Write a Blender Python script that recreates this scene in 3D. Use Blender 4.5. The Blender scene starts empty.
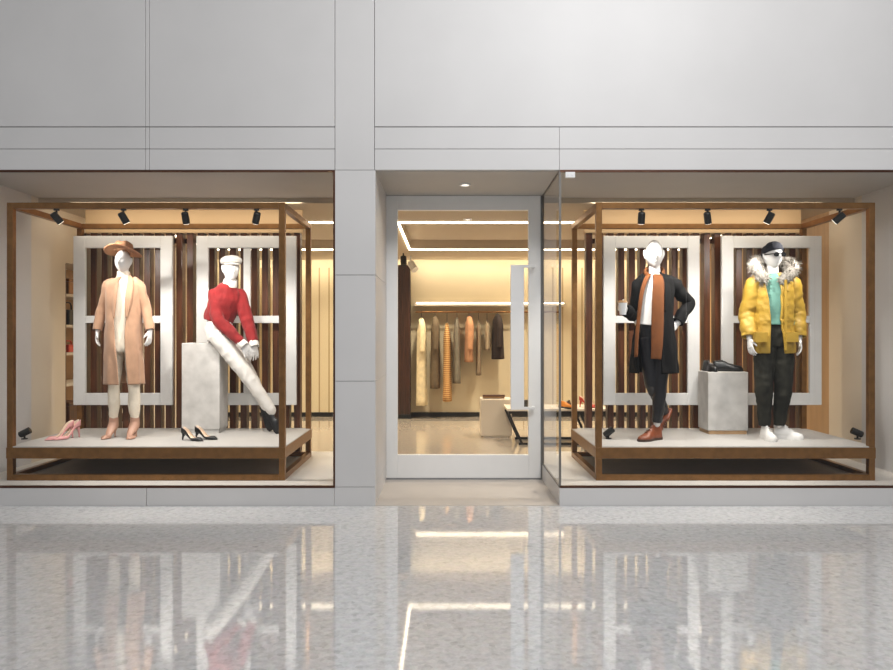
import bpy, bmesh, math, random
from mathutils import Vector, Matrix, noise as mnoise
random.seed(7)
PI = math.pi
S = bpy.context.scene
C = S.collection

# ------------------------------------------------------------------ camera, world, big lights, exposure
cam_d = bpy.data.cameras.new('camera'); cam = bpy.data.objects.new('camera', cam_d); C.objects.link(cam)
cam.location = (0, -6.0, 1.425); cam.rotation_euler = (PI/2, 0, 0)
cam_d.sensor_width = 36.0; cam_d.lens = 720/893*36.0; cam_d.clip_start = 0.05
S.camera = cam
S.view_settings.view_transform = 'Standard'; S.view_settings.look = 'None'
S.view_settings.gamma = 1; S.view_settings.use_curve_mapping = False
S.view_settings.exposure = 0.0
w = bpy.data.worlds.new('world'); S.world = w; w.use_nodes = True
bg = w.node_tree.nodes['Background']; bg.inputs[0].default_value = (0.985, 0.99, 1.0, 1); bg.inputs[1].default_value = 0.31

def lamp(name, kind, loc, energy, color=(1, 1, 1), target=None, size=None, size_y=None, angle=None, blend=0.5, radius=0.04):
    d = bpy.data.lights.new(name, kind); d.energy = energy; d.color = color
    if kind == 'AREA':
        d.shape = 'RECTANGLE'; d.size = size; d.size_y = size_y or size
    else:
        d.shadow_soft_size = radius
    if kind == 'SPOT':
        d.spot_size = angle; d.spot_blend = blend
    o = bpy.data.objects.new(name, d); C.objects.link(o); o.location = loc
    if target is not None:
        o.rotation_euler = (Vector(target) - Vector(loc)).to_track_quat('-Z', 'Y').to_euler()
    return o
# the mall's ceiling luminaires, above and behind the camera
lamp('mall_ceiling_light', 'AREA', (1.7, -3.6, 5.3), 128, (0.99, 0.995, 1), (1.4, 0.0, 2.0), 2.6, 2.2)
lamp('mall_concourse_light', 'AREA', (0.5, -9.5, 7.6), 255, (0.99, 0.995, 1), (0.3, 0.4, 1.2), 9.0, 2.5)
lamp('recess_downlight_glow', 'SPOT', (.17, .55, 2.77), 15, (1.0, .95, .90), (.17, .551, 0), angle=2.4, blend=0.8, radius=0.05)
WARM = (1.0, 0.87, 0.67)
for k in (-2.6, 2.6):   # unseen lamps added under each window head to brighten the bulkheads
    lamp('added_bulkhead_fill', 'AREA', (k, 1.17, 2.735), 9, (1.0, .88, .72), (k, 1.50, 2.25), 2.3, .04)
lamp('back_wall_washer', 'AREA', (0, 6.25, 2.73), 36, WARM, (0, 6.6, 2.2), 8.0, .04)
for k, (x, y, e) in enumerate([(-2.6, 2.0, 70), (0.24, 2.18, 90), (2.6, 2.0, 70), (-2.6, 4.0, 150), (-0.2, 5.4, 120), (1.4, 4.0, 150),
                               (3.3, 4.8, 120), (-1.8, 5.4, 120), (1.2, 5.4, 120)]):
    lamp('store_downlight_glow', 'SPOT', (x, y, 2.70), e*1.2, WARM, (x, y + 0.001, 0), angle=2.3, blend=0.9, radius=0.06)

# ------------------------------------------------------------------ helpers
def lin(h):
    h = h.lstrip('#'); r = []
    for i in (0, 2, 4):
        v = int(h[i:i+2], 16)/255
        r.append(v/12.92 if v <= 0.04045 else ((v+0.055)/1.055)**2.4)
    return (*r, 1)

def mat(name, col, rough=0.5, metal=0.0, var=0.0, scale=8.0, bump=0.0, bscale=60.0, spec=0.5, col2=None, stretch=(1, 1, 1), emit=0.0, sheen=0.0, coat=0.0):
    m = bpy.data.materials.new(name); m.use_nodes = True
    nt = m.node_tree; b = nt.nodes['Principled BSDF']
    c = lin(col) if isinstance(col, str) else (*col, 1)
    b.inputs['Base Color'].default_value = c
    b.inputs['Roughness'].default_value = rough; b.inputs['Metallic'].default_value = metal
    b.inputs['Specular IOR Level'].default_value = spec
    b.inputs['Sheen Weight'].default_value = sheen; b.inputs['Coat Weight'].default_value = coat
    tc = nt.nodes.new('ShaderNodeTexCoord'); mp = nt.nodes.new('ShaderNodeMapping')
    mp.inputs['Scale'].default_value = stretch
    nt.links.new(tc.outputs['Object'], mp.inputs[0])
    if var > 0 or col2:
        n = nt.nodes.new('ShaderNodeTexNoise'); n.inputs['Scale'].default_value = scale; n.inputs['Detail'].default_value = 5
        nt.links.new(mp.outputs[0], n.inputs['Vector'])
        r = nt.nodes.new('ShaderNodeValToRGB')
        c2 = lin(col2) if col2 else tuple(min(1, v*(1+var)) for v in c[:3]) + (1,)
        c1 = c if col2 else tuple(v*(1-var) for v in c[:3]) + (1,)
        r.color_ramp.elements[0].position = 0.35; r.color_ramp.elements[1].position = 0.65
        r.color_ramp.elements[0].color = c1; r.color_ramp.elements[1].color = c2
        nt.links.new(n.outputs['Fac'], r.inputs[0]); nt.links.new(r.outputs[0], b.inputs['Base Color'])
    if bump > 0:
        n2 = nt.nodes.new('ShaderNodeTexNoise'); n2.inputs['Scale'].default_value = bscale; n2.inputs['Detail'].default_value = 3
        nt.links.new(mp.outputs[0], n2.inputs['Vector'])
        bp = nt.nodes.new('ShaderNodeBump'); bp.inputs['Strength'].default_value = bump; bp.inputs['Distance'].default_value = 0.01
        nt.links.new(n2.outputs['Fac'], bp.inputs['Height']); nt.links.new(bp.outputs[0], b.inputs['Normal'])
    if emit > 0:
        b.inputs['Emission Color'].default_value = c; b.inputs['Emission Strength'].default_value = emit
    return m

class MB:
    """collects verts and faces"""
    def __init__(s, M=None): s.v = []; s.f = []; s.M = M or Matrix.Identity(4)
    def add(s, vs, fs):
        o = len(s.v); s.v += [s.M @ Vector(p) for p in vs]; s.f += [tuple(i+o for i in f) for f in fs]
    def box(s, x0, x1, y0, y1, z0, z1):
        vs = [(x, y, z) for z in (z0, z1) for y in (y0, y1) for x in (x0, x1)]
        s.add(vs, [(0, 2, 3, 1), (4, 5, 7, 6), (0, 1, 5, 4), (2, 6, 7, 3), (0, 4, 6, 2), (1, 3, 7, 5)])
    def bar(s, p, q, a, b=None):
        p = Vector(p); q = Vector(q); b = b or a
        t = (q-p).normalized(); up = Vector((0, 0, 1)) if abs(t.z) < .95 else Vector((0, 1, 0))
        u = t.cross(up).normalized(); v = u.cross(t)
        vs = [c + u*(i*a/2) + v*(j*b/2) for c in (p, q) for j in (-1, 1) for i in (-1, 1)]
        s.add(vs, [(0, 2, 3, 1), (4, 5, 7, 6), (0, 1, 5, 4), (2, 6, 7, 3), (0, 4, 6, 2), (1, 3, 7, 5)])
    def rings(s, rings, cap=True, closed=True):
        n = len(rings[0]); vs = [p for r in rings for p in r]; fs = []
        for i in range(len(rings)-1):
            for j in range(n if closed else n-1):
                k = (j+1) % n
                fs.append((i*n+j, i*n+k, (i+1)*n+k, (i+1)*n+j))
        if cap and closed:
            fs.append(tuple(reversed(range(n)))); fs.append(tuple((len(rings)-1)*n+j for j in range(n)))
        s.add(vs, fs)
    def sweep(s, pts, rx, ry=None, side=None, n=16, cap=True, sub=4, round_ends=False):
        """smooth tube through pts with radii; side fixes the rx direction"""
        ry = ry or rx
        if not hasattr(rx, '__len__'): rx = [rx]*len(pts)
        if not hasattr(ry, '__len__'): ry = [ry]*len(pts)
        rows = [tuple(p)+(a, b) for p, a, b in zip(pts, rx, ry)]
        rows = spline(rows, sub) if sub > 1 else rows
        P = [Vector(r[:3]) for r in rows]; rg = []; u = None
        for i, p in enumerate(P):
            t = (P[min(i+1, len(P)-1)] - P[max(i-1, 0)]).normalized()
            if side is not None:
                u = Vector(side); u = (u - t*u.dot(t)).normalized()
            elif u is None:
                u = t.cross(Vector((0, 1, 0)) if abs(t.y) < .9 else Vector((1, 0, 0))).normalized()
            else:
                u = (u - t*u.dot(t)).normalized()
            v = t.cross(u)
            ring = lambda k, c: [c + u*(rows[i][3]*k*math.cos(2*PI*j/n)) + v*(rows[i][4]*k*math.sin(2*PI*j/n)) for j in range(n)]
            e = min(rows[i][3], rows[i][4])
            if round_ends and i == 0: rg += [ring(.35, p - t*e*.92), ring(.75, p - t*e*.62)]
            rg.append(ring(1, p))
            if round_ends and i == len(P)-1: rg += [ring(.75, p + t*e*.62), ring(.35, p + t*e*.92)]
        s.rings(rg, cap)
    def ball(s, c, r, n=16, m=10):
        c = Vector(c); r = Vector(r) if hasattr(r, '__len__') else Vector((r, r, r)); rg = []
        for i in range(m+1):
            a = -PI/2 + PI*(0.02 + 0.96*i/m)
            rg.append([c + Vector((r.x*math.cos(a)*math.cos(2*PI*j/n), r.y*math.cos(a)*math.sin(2*PI*j/n), r.z*math.sin(a))) for j in range(n)])
        s.rings(rg)
    def cyl(s, p, q, r, r2=None, n=20):
        s.sweep([p, q], [r, r if r2 is None else r2], n=n, sub=1)

def spline(rows, sub):
    out = []; n = len(rows)
    if n == 2: return rows
    for i in range(n-1):
        a = rows[max(i-1, 0)]; b = rows[i]; c = rows[i+1]; d = rows[min(i+2, n-1)]
        for k in range(sub):
            t = k/sub
            out.append(tuple(0.5*(2*q + (r-p)*t + (2*p-5*q+4*r-u)*t*t + (3*q-p-3*r+u)*t**3) for p, q, r, u in zip(a, b, c, d)))
    out.append(tuple(rows[-1])); return out

def obj(name, mb, m, parent=None, smooth=False, bevel=0.0, solid=0.0, normals=True):
    me = bpy.data.meshes.new(name); me.from_pydata([tuple(v) for v in mb.v], [], mb.f)
    if normals:
        b = bmesh.new(); b.from_mesh(me); bmesh.ops.recalc_face_normals(b, faces=b.faces[:]); b.to_mesh(me); b.free()
    me.materials.append(m)
    if smooth: me.polygons.foreach_set('use_smooth', [True]*len(me.polygons))
    o = bpy.data.objects.new(name, me); C.objects.link(o)
    if parent: o.parent = parent
    if solid:
        md = o.modifiers.new('solid', 'SOLIDIFY'); md.thickness = solid; md.offset = 0
    if bevel:
        md = o.modifiers.new('bevel', 'BEVEL'); md.width = bevel; md.segments = 2; md.limit_method = 'ANGLE'
    return o

def fuse(name, mb, m, parent=None, voxel=0.004, it=4):
    """all closed shells of mb become one continuous surface"""
    o = obj(name, mb, m, parent)
    r = o.modifiers.new('remesh', 'REMESH'); r.mode = 'VOXEL'; r.voxel_size = voxel; r.use_smooth_shade = True
    sm = o.modifiers.new('smooth', 'SMOOTH'); sm.iterations = it; sm.factor = 0.5
    dg = bpy.context.evaluated_depsgraph_get(); dg.update()
    me = bpy.data.meshes.new_from_object(o.evaluated_get(dg))
    o.modifiers.clear(); o.data = me; me.name = name
    me.materials.clear(); me.materials.append(m)
    me.polygons.foreach_set('use_smooth', [True]*len(me.polygons))
    return o

def wrinkle(o, amp, scale, stretch=(1, 1, 1), seed=0.0):
    me = o.data; me.update(); ns = [v.normal.copy() for v in me.vertices]
    for v, nn in zip(me.vertices, ns):
        p = Vector((v.co.x*stretch[0], v.co.y*stretch[1], v.co.z*stretch[2]))*scale + Vector((seed, seed*.7, 3))
        r = 1-abs(mnoise.noise(p))*2; q = mnoise.noise(p*2.3)
        v.co += nn*amp*(r*.7 + q*.6 - .35)
    me.update(); return o
def tag(o, label, cat, group=None, kind=None):
    o['label'] = label; o['category'] = cat
    if group: o['group'] = group
    if kind: o['kind'] = kind
    return o
def thing(name, loc, label, cat, group=None, rz=0):
    o = bpy.data.objects.new(name, None); C.objects.link(o); o.location = loc; o.rotation_euler = (0, 0, rz)
    o.empty_display_size = 0.1
    return tag(o, label, cat, group)
def struct(name, mb, m, parent=None, **k):
    o = obj(name, mb, m, parent, **k)
    if parent is None: o['kind'] = 'structure'
    return o
def at(px, py, y):
    return Vector(((px-447)*(6+y)/720, y, 1.425-(py-335)*(6+y)/720))
def copy_thing(o):
    c = o.copy(); C.objects.link(c)
    for ch in list(o.children):
        d = ch.copy(); C.objects.link(d); d.parent = c
        for g in ch.children:
            e = g.copy(); C.objects.link(e); e.parent = d
    return c

# ------------------------------------------------------------------ materials
M = {}
M['facade'] = mat('facade', '#cdcbca', 0.45, var=0.025, scale=1.3, bump=0.02, bscale=220)
M['joint'] = mat('joint', '#8c8c8c', 0.8, var=0.05)
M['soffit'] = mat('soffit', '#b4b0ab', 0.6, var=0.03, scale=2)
M['window_base'] = mat('window_base', '#cfcbc5', 0.5, var=0.03, scale=3)
M['recess'] = mat('recess', '#bab3ac', 0.55, var=0.03, scale=4)
M['cream'] = mat('cream', '#e0d2b2', 0.6, var=0.03, scale=2)
M['cream_side'] = mat('cream_side', '#d9cdbb', 0.55, var=0.03, scale=2)
M['bulkhead'] = mat('bulkhead', '#cdaf85', 0.6, var=.03, scale=2)
M['tan'] = mat('tan', '#b5926a', 0.45, var=0.08, scale=3, stretch=(6, 6, .4))
M['ceil'] = mat('ceil', '#bcac96', 0.7, var=0.03, scale=1)
M['bronze'] = mat('bronze', '#8a6238', 0.34, 0.75, var=0.12, scale=5, stretch=(3, 3, 3))
M['copper'] = mat('copper', '#573a2e', 0.3, 0.7, var=0.08)
M['deck'] = mat('deck', '#bbb8b4', 0.5, var=0.03, scale=6)
M['dark_base'] = mat('dark_base', '#3c3936', 0.5, var=0.05)
M['edge'] = mat('edge', '#6f6b66', 0.4, var=0.05)
M['under'] = mat('under', '#a19b95', 0.5, var=0.05)
M['white'] = mat('white', '#e4e4e4', 0.4, var=0.01)
M['doorw'] = mat('doorw', '#ebebea', 0.4, var=0.01)
M['frame_white'] = mat('frame_white', '#dad9d7', 0.5, var=0.02, scale=12)
M['wood'] = mat('wood', '#43240f', 0.35, var=0.0, col2='#5e351c', scale=6, stretch=(8, 8, .5), bump=0.05, bscale=30)
M['dark_wood'] = mat('dark_wood', '#2f1c0e', 0.4, col2='#46291a', scale=6, stretch=(8, 8, .5))
M['concrete'] = mat('concrete', '#cfccc8', 0.7, col2='#b9b6b2', scale=7, bump=0.12, bscale=50)
M['black'] = mat('black', '#141414', 0.4, var=0.1)
M['lens_off'] = mat('lens_off', '#2a2a2c', 0.15)
M['lens'] = mat('lens', (1.0, .93, .8), 0.3, emit=2.5)
M['mannequin'] = mat('mannequin', '#dad8d6', 0.3, var=0.01, coat=0.2)
M['strip'] = mat('strip', (1.0, 0.86, 0.64), 0.4, emit=9)
M['chrome'] = mat('chrome', '#b9b9b9', 0.25, 1.0, var=0.05)

def stone(name, a, b, rough, spec, ior=1.5, scale=1.0):
    m = bpy.data.materials.new(name); m.use_nodes = True; nt = m.node_tree; p = nt.nodes['Principled BSDF']
    tc = nt.nodes.new('ShaderNodeTexCoord')
    n1 = nt.nodes.new('ShaderNodeTexNoise'); n1.inputs['Scale'].default_value = 26*scale; n1.inputs['Detail'].default_value = 6; n1.inputs['Roughness'].default_value = .7
    n2 = nt.nodes.new('ShaderNodeTexVoronoi'); n2.inputs['Scale'].default_value = 34*scale
    n3 = nt.nodes.new('ShaderNodeTexNoise'); n3.inputs['Scale'].default_value = 3*scale; n3.inputs['Detail'].default_value = 4
    for n in (n1, n2, n3): nt.links.new(tc.outputs['Object'], n.inputs['Vector'])
    r1 = nt.nodes.new('ShaderNodeValToRGB'); r1.color_ramp.elements[0].position = .36; r1.color_ramp.elements[1].position = .62
    r1.color_ramp.elements[0].color = lin(a); r1.color_ramp.elements[1].color = lin(b)
    nt.links.new(n1.outputs['Fac'], r1.inputs[0])
    mx = nt.nodes.new('ShaderNodeMix'); mx.data_type = 'RGBA'; mx.blend_type = 'OVERLAY'; mx.inputs[0].default_value = .22 if scale == 1.0 else .04
    nt.links.new(r1.outputs[0], mx.inputs[6]); nt.links.new(n2.outputs['Color'], mx.inputs[7])
    hs = nt.nodes.new('ShaderNodeHueSaturation'); hs.inputs['Saturation'].default_value = .12 if scale == 1.0 else .6
    nt.links.new(mx.outputs[2], hs.inputs['Color']); nt.links.new(hs.outputs[0], p.inputs['Base Color'])
    rr = nt.nodes.new('ShaderNodeMapRange'); rr.inputs['To Min'].default_value = rough*.6; rr.inputs['To Max'].default_value = rough*1.5
    nt.links.new(n3.outputs['Fac'], rr.inputs['Value']); nt.links.new(rr.outputs[0], p.inputs['Roughness'])
    p.inputs['Specular IOR Level'].default_value = spec; p.inputs['IOR'].default_value = ior
    bp = nt.nodes.new('ShaderNodeBump'); bp.inputs['Strength'].default_value = .02; bp.inputs['Distance'].default_value = .004
    nt.links.new(n1.outputs['Fac'], bp.inputs['Height']); nt.links.new(bp.outputs[0], p.inputs['Normal'])
    return m
M['floor'] = stone('floor_stone', '#c2c0c0', '#dad8d7', 0.03, 0.5, 2.05)
M['store_floor'] = stone('store_floor_stone', '#a99780', '#b0a088', 0.03, 0.5, 1.95, 0.7)

def glass(name, tint, ior=1.45):
    m = bpy.data.materials.new(name); m.use_nodes = True; nt = m.node_tree
    nt.nodes.remove(nt.nodes['Principled BSDF']); out = nt.nodes['Material Output']
    fr = nt.nodes.new('ShaderNodeFresnel'); fr.inputs['IOR'].default_value = ior
    tr = nt.nodes.new('ShaderNodeBsdfTransparent'); tr.inputs[0].default_value = (*tint, 1)
    gl = nt.nodes.new('ShaderNodeBsdfGlossy'); gl.inputs['Roughness'].default_value = 0.0
    mx = nt.nodes.new('ShaderNodeMixShader')
    ge = nt.nodes.new('ShaderNodeNewGeometry'); sb = nt.nodes.new('ShaderNodeMath'); sb.operation = 'SUBTRACT'; sb.inputs[0].default_value = 1
    ml = nt.nodes.new('ShaderNodeMath'); ml.operation = 'MULTIPLY'
    nt.links.new(ge.outputs['Backfacing'], sb.inputs[1]); nt.links.new(fr.outputs[0], ml.inputs[0]); nt.links.new(sb.outputs[0], ml.inputs[1])
    nt.links.new(ml.outputs[0], mx.inputs[0]); nt.links.new(tr.outputs[0], mx.inputs[1]); nt.links.new(gl.outputs[0], mx.inputs[2])
    nt.links.new(mx.outputs[0], out.inputs[0]); return m
M['glass'] = glass('window_glass', (0.985, 0.985, 0.98), 1.45)

def grooved(name, a, b, pitch):
    """vertical boards: lighter boards, darker grooves"""
    m = mat(name, a, 0.6); nt = m.node_tree; p = nt.nodes['Principled BSDF']
    tc = nt.nodes.new('ShaderNodeTexCoord'); sx = nt.nodes.new('ShaderNodeSeparateXYZ'); nt.links.new(tc.outputs['Object'], sx.inputs[0])
    md = nt.nodes.new('ShaderNodeMath'); md.operation = 'WRAP'; md.inputs[1].default_value = 0; md.inputs[2].default_value = pitch
    nt.links.new(sx.outputs[0], md.inputs[0])
    gt = nt.nodes.new('ShaderNodeMath'); gt.operation = 'GREATER_THAN'; gt.inputs[1].default_value = pitch*.86
    nt.links.new(md.outputs[0], gt.inputs[0])
    mx = nt.nodes.new('ShaderNodeMix'); mx.data_type = 'RGBA'; mx.inputs[6].default_value = lin(a); mx.inputs[7].default_value = lin(b)
    nt.links.new(gt.outputs[0], mx.inputs[0]); nt.links.new(mx.outputs[2], p.inputs['Base Color'])
    return m
M['boards'] = grooved('boards', '#e2d3b0', '#b39a6e', 0.17)

# ------------------------------------------------------------------ structure
WL, WR, DL, DR, RD = -4.08, 4.08, -0.592, 0.942, 1.075      # window ends, recess sides, recess depth
ZT, ZB = 2.80, 0.167                                         # window head and sill
CE, BK = 2.743, 6.6                                          # store ceiling, back wall
PE = -0.942                                                  # window edge of the pier

f = MB(); f.box(-9, 9, -9, 0, -.1, 0); struct('floor', f, M['floor'])
f = MB(); f.box(DL, DR, 0, RD+.06, -.1, 0.004); struct('floor.001', f, M['recess'])
f = MB(); f.box(-4.6, 4.6, RD+.06, BK+.2, -.1, 0.0); struct('floor.002', f, M['store_floor'])
g = 0.0035
f = MB()
cols = [(-7, -2.5105), (-2.5075, -2.4775), (-2.4745, -.932), (-.928, -.602), (-.598, .940), (.942, 7)]
for i, (a, b) in enumerate(cols):
    zs = [(ZT, 2.9735), (2.9765, 3.156), (3.162, 6.2)] if i != 3 else [(ZT, 6.2)]
    for (z0, z1) in zs:
        if i == 5 and z0 > 3.1: continue
        bb = 7 if (i == 4 and z0 > 3.1) else b
        f.box(a, bb, 0, .03, z0+.0012, z1)
for (z0, z1) in [(0, .156), (.160, 1.038), (1.042, 1.923), (1.927, ZT-.002)]:
    f.box(PE+.008, DL, 0, RD, z0, z1)
for (a, b) in [(-7, -2.502), (-2.498, PE+.006), (DR, 7)]:
    f.box(a, b, 0.0, .03, 0, ZB-.018)
f.box(-7, WL, 0, .03, ZB, ZT); f.box(WR, 7, 0, .03, ZB, ZT)
struct('wall_front', f, M['facade'], bevel=0.002)
f = MB(); f.box(-7, 7, .031, RD, ZT+.012, 6.2); f.box(PE+.02, DL-.012, .012, RD-.005, .01, ZT+.02)
struct('trim_1', f, M['joint'])
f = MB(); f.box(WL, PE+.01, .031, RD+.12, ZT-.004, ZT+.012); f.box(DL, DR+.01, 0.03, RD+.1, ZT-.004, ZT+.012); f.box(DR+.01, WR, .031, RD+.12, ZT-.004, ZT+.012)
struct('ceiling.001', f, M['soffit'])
f = MB(); f.box(WL, PE+.01, .031, 1.78, 0, ZB); f.box(DR+.012, WR, .031, 1.78, 0, ZB)
struct('trim_2', f, M['window_base'], bevel=.002)
f = MB(); f.box(DR, DR+.012, .03, RD, 0, ZB-.018); struct('trim_3', f, M['facade'])
# side walls: grey returns, cream inner walls, tan boards on the right
f = MB(); f.box(-7, WL, .031, RD, 0, ZT+.01); struct('wall_left', f, M['facade'])
f = MB(); f.box(WR, 7, .031, RD, 0, ZT+.01); struct('wall_right', f, M['facade'])
f = MB(); f.box(-4.9, WL, RD, 1.71, 0, ZT+.2); f.box(-4.9, WL, 3.4, BK, 0, ZT+.2); f.box(-4.9, -4.47, 1.71, 3.4, 0, ZT+.2)
f.box(-4.47, WL, 1.71, 3.4, 2.2, ZT+.2); struct('wall_left.001', f, M['cream_side'])
f = MB(); f.box(WR, 4.9, RD, 1.68, 0, ZT+.2); struct('wall_right.001', f, M['cream_side'])
f = MB(); f.box(WR, 4.9, 1.68, BK, 0, ZT+.2); struct('wall_right.002', f, M['tan'])
f = MB(); f.box(-4.9, 4.9, BK, BK+.2, 0, ZT+.2); struct('wall_back', f, M['cream'])
f = MB(); f.box(-4.08, -1.1, BK-.02, BK, .07, 2.6); f.box(1.15, 4.08, BK-.02, BK, .07, 2.6); struct('trim_4', f, M['boards'])
f = MB(); f.box(-4.08, 4.08, BK-.035, BK, 0, .075); struct('baseboard_back', f, M['black'])
f = MB(); f.box(-3.80, -1.52, 1.575, 1.62, 2.483, CE); f.box(1.45, 3.73, 1.575, 1.62, 2.483, CE); struct('trim_5', f, M['bulkhead'])
# ceiling with two raised trays
COF = [(-3.57, -1.24), (-.55, 3.57)]; CY0, CY1 = 2.40, 5.03
f = MB()
f.box(-4.9, 4.9, RD+.125, CY0, CE, CE+.06); f.box(-4.9, 4.9, CY1, BK+.1, CE, CE+.06)
f.box(-4.9, COF[0][0], CY0, CY1, CE, CE+.06); f.box(COF[0][1], COF[1][0], CY0, CY1, CE, CE+.06); f.box(COF[1][1], 4.9, CY0, CY1, CE, CE+.06)
for a, b in COF:
    f.box(a-.05, b+.05, CY0-.05, CY1+.05, CE+.14, CE+.2)
    f.box(a-.05, a, CY0-.05, CY1+.05, CE+.06, CE+.14); f.box(b, b+.05, CY0-.05, CY1+.05, CE+.06, CE+.14)
    f.box(a, b, CY0-.05, CY0, CE+.06, CE+.14); f.box(a, b, CY1, CY1+.05, CE+.06, CE+.14)
f.box(-4.9, 4.9, RD+.125, RD+.2, CE+.06, 3.6); f.box(-4.9, 4.9, RD+.1, BK+.2, 3.0, 3.1)
struct('ceiling', f, M['ceil'])
for (a, b), lab in zip(COF, ['warm white light line around the ceiling tray above left window', 'warm white light line around the long ceiling tray behind the door']):
    f = MB(); z0, z1 = CE-.018, CE
    f.box(a-.025, b+.025, CY0-.025, CY0, z0, z1); f.box(a-.025, b+.025, CY1, CY1+.025, z0, z1)
    f.box(a-.025, a, CY0, CY1, z0, z1); f.box(b, b+.025, CY0, CY1, z0, z1)
    tag(obj('ceiling_light_line', f, M['strip']), lab, 'light', 'ceiling light lines')

# ------------------------------------------------------------------ windows and door
def window(name, x0, x1, seams, corner=None):
    f = MB(); t = .016
    f.box(x0, x1, -.002, .028, ZT-t, ZT); f.box(x0, x1, -.002, .028, ZB-.016, ZB)
    f.box(x0-.008, x0+.008, -.002, .028, ZB, ZT-t) if corner is None else None
    if corner is None: f.box(x1-.002, x1+.014, -.002, .028, ZB-.016, ZT)
    root = struct(name, f, M['copper'])
    xs = [x0+.006] + seams + [x1-.004]
    for a, b in zip(xs[:-1], xs[1:]):
        p = MB(); p.box(a+.0015, b-.0015, .008, .018, ZB, ZT-.015); obj('pane', p, M['glass'], root)
    if corner:
        p = MB(); p.box(DR+.001, DR+.011, .02, RD-.01, ZB, ZT-.006); obj('return_pane', p, M['glass'], root)
        p = MB(); p.box(DR-.004, DR+.014, .002, .02, ZB, ZT-.004)
        p.box(DR-.002, DR+.014, .02, RD, ZT-.016, ZT-.004); p.box(DR-.002, DR+.014, RD-.016, RD, ZB, ZT-.004)
        p.box(DR-.002, DR+.014, .02, RD, ZB-.016, ZB)
        obj('corner_edge', p, M['edge'], root)
        p = MB(); p.box(.99, 1.07, -.012, .022, 2.735, 2.782)
        for k in range(2): p.cyl((1.012+.034*k, -.018, 2.758), (1.012+.034*k, -.011, 2.758), .009)
        o = obj('clamp', p, M['white'], root, bevel=.003); o['label'] = 'white glass clamp'
    return root
window('window_1', WL, PE, [])
window('window_2', DR+.004, WR, [2.0, 3.075], True)

f = MB(); zt = 2.793
f.box(DL, -.481, RD, RD+.06, .02, zt); f.box(.806, .925, RD, RD+.06, .02, zt)
f.box(-.481, .806, RD, RD+.06, 2.653, zt); f.box(-.481, .806, RD, RD+.06, .02, .246)
door = struct('door_1', f, M['doorw'], bevel=.003)
p = MB(); p.box(-.482, .807, RD+.025, RD+.035, .245, 2.654); obj('glass_panel', p, M['glass'], door)
p = MB(); p.box(.622, .752, RD-.10, RD-.07, .70, 2.105)
p.box(.622, .86, RD-.099, RD-.071, 2.078, 2.105); p.box(.622, .86, RD-.099, RD-.071, .70, .727)
p.box(.835, .86, RD-.072, RD, 2.078, 2.105); p.box(.835, .86, RD-.072, RD, .70, .727)
o = obj('handle', p, M['white'], door, bevel=.003); o['label'] = 'tall white flat pull handle'
p = MB(); p.box(DL, .925, RD+.002, RD+.058, .004, .02); p.box(DL, .942, RD+.002, RD+.058, zt, ZT-.0045); p.box(.925, .942, RD+.01, RD+.05, .004, ZT-.004)
obj('gasket', p, M['joint'], door)

# recess downlight and store downlights
def downlight(x, y, z, label, r=.045):
    t = thing('ceiling_downlight', (x, y, z), label, 'light', 'ceiling downlights')
    b = MB(); n = 24
    b.rings([[(q*math.cos(2*PI*j/n), q*math.sin(2*PI*j/n), zz) for j in range(n)] for q, zz in ((r, 0), (r, -.012), (r*.75, -.012), (r*.7, -.002))], cap=False)
    obj('ring', b, M['white'], t, smooth=False)
    b = MB(); b.cyl((0, 0, -.001), (0, 0, -.004), r*.72); obj('lens', b, M['lens'], t)
downlight(.17, .55, ZT-.004, 'small round downlight in the grey ceiling of the entrance recess', .05)
downlight(.24, 2.18, CE, 'small round downlight in the store ceiling just inside the door', .05)

# ------------------------------------------------------------------ display stages
def stage(x0, x1, label):
    """x0, x1: centres of the posts; y .25 (front) and 1.43 (back)"""
    cx = (x0+x1)/2; hw = (x1-x0)/2; y0, y1 = .25, 1.43; t = .052; h = t/2
    r = thing('display_stage', (cx, 0, ZB), label, 'display stage', 'bronze framed display stages')
    H = 2.571 - ZB
    for sx in (-1, 1):
        for yy in (y0, y1):
            b = MB(); b.box(sx*hw-h, sx*hw+h, yy-h, yy+h, 0, H); obj('post', b, M['bronze'], r, bevel=.003)
    for zz in (H-h, h):
        for yy in (y0, y1):
            b = MB(); b.box(-hw+h, hw-h, yy-h, yy+h, zz-h, zz+h); obj('rail', b, M['bronze'], r, bevel=.003)
        for sx in (-1, 1):
            b = MB(); b.box(sx*hw-h, sx*hw+h, y0+h, y1-h, zz-h, zz+h); obj('rail', b, M['bronze'], r, bevel=.003)
    dz0, dz1 = .357-ZB, .452-ZB
    b = MB(); b.box(-hw-h-.004, hw+h+.004, y0-h-.004, y0+h, dz0, dz1); b.box(-hw-h-.004, hw+h+.004, y1-h, y1+h+.004, dz0, dz1)
    b.box(-hw-h-.004, -hw+h, y0+h, y1-h, dz0, dz1); b.box(hw-h, hw+h+.004, y0+h, y1-h, dz0, dz1)
    obj('deck_edge', b, M['bronze'], r, bevel=.003)
    # deck slab, notched around the posts
    b = MB(); e = .001
    b.box(-hw+h+e, hw-h-e, y0-h, y1+h, dz1-.02, .461-ZB); b.box(-hw-h, -hw+h+e, y0+h+e, y1-h-e, dz1-.02, .461-ZB); b.box(hw-h-e, hw+h, y0+h+e, y1-h-e, dz1-.02, .461-ZB)
    obj('deck', b, M['deck'], r)
    b = MB(); b.box(-hw+h, hw-h, y0+h, y1-h, .002, .012); o = obj('base_panel', b, M['under'], r); o['label'] = 'dark panel under the deck'
    return r
stage(-3.776, -1.424, 'bronze framed display stage with pale deck behind the left window')
stage(1.319, 3.68, 'bronze framed display stage with pale deck behind the right window')
DZ = .461

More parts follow.
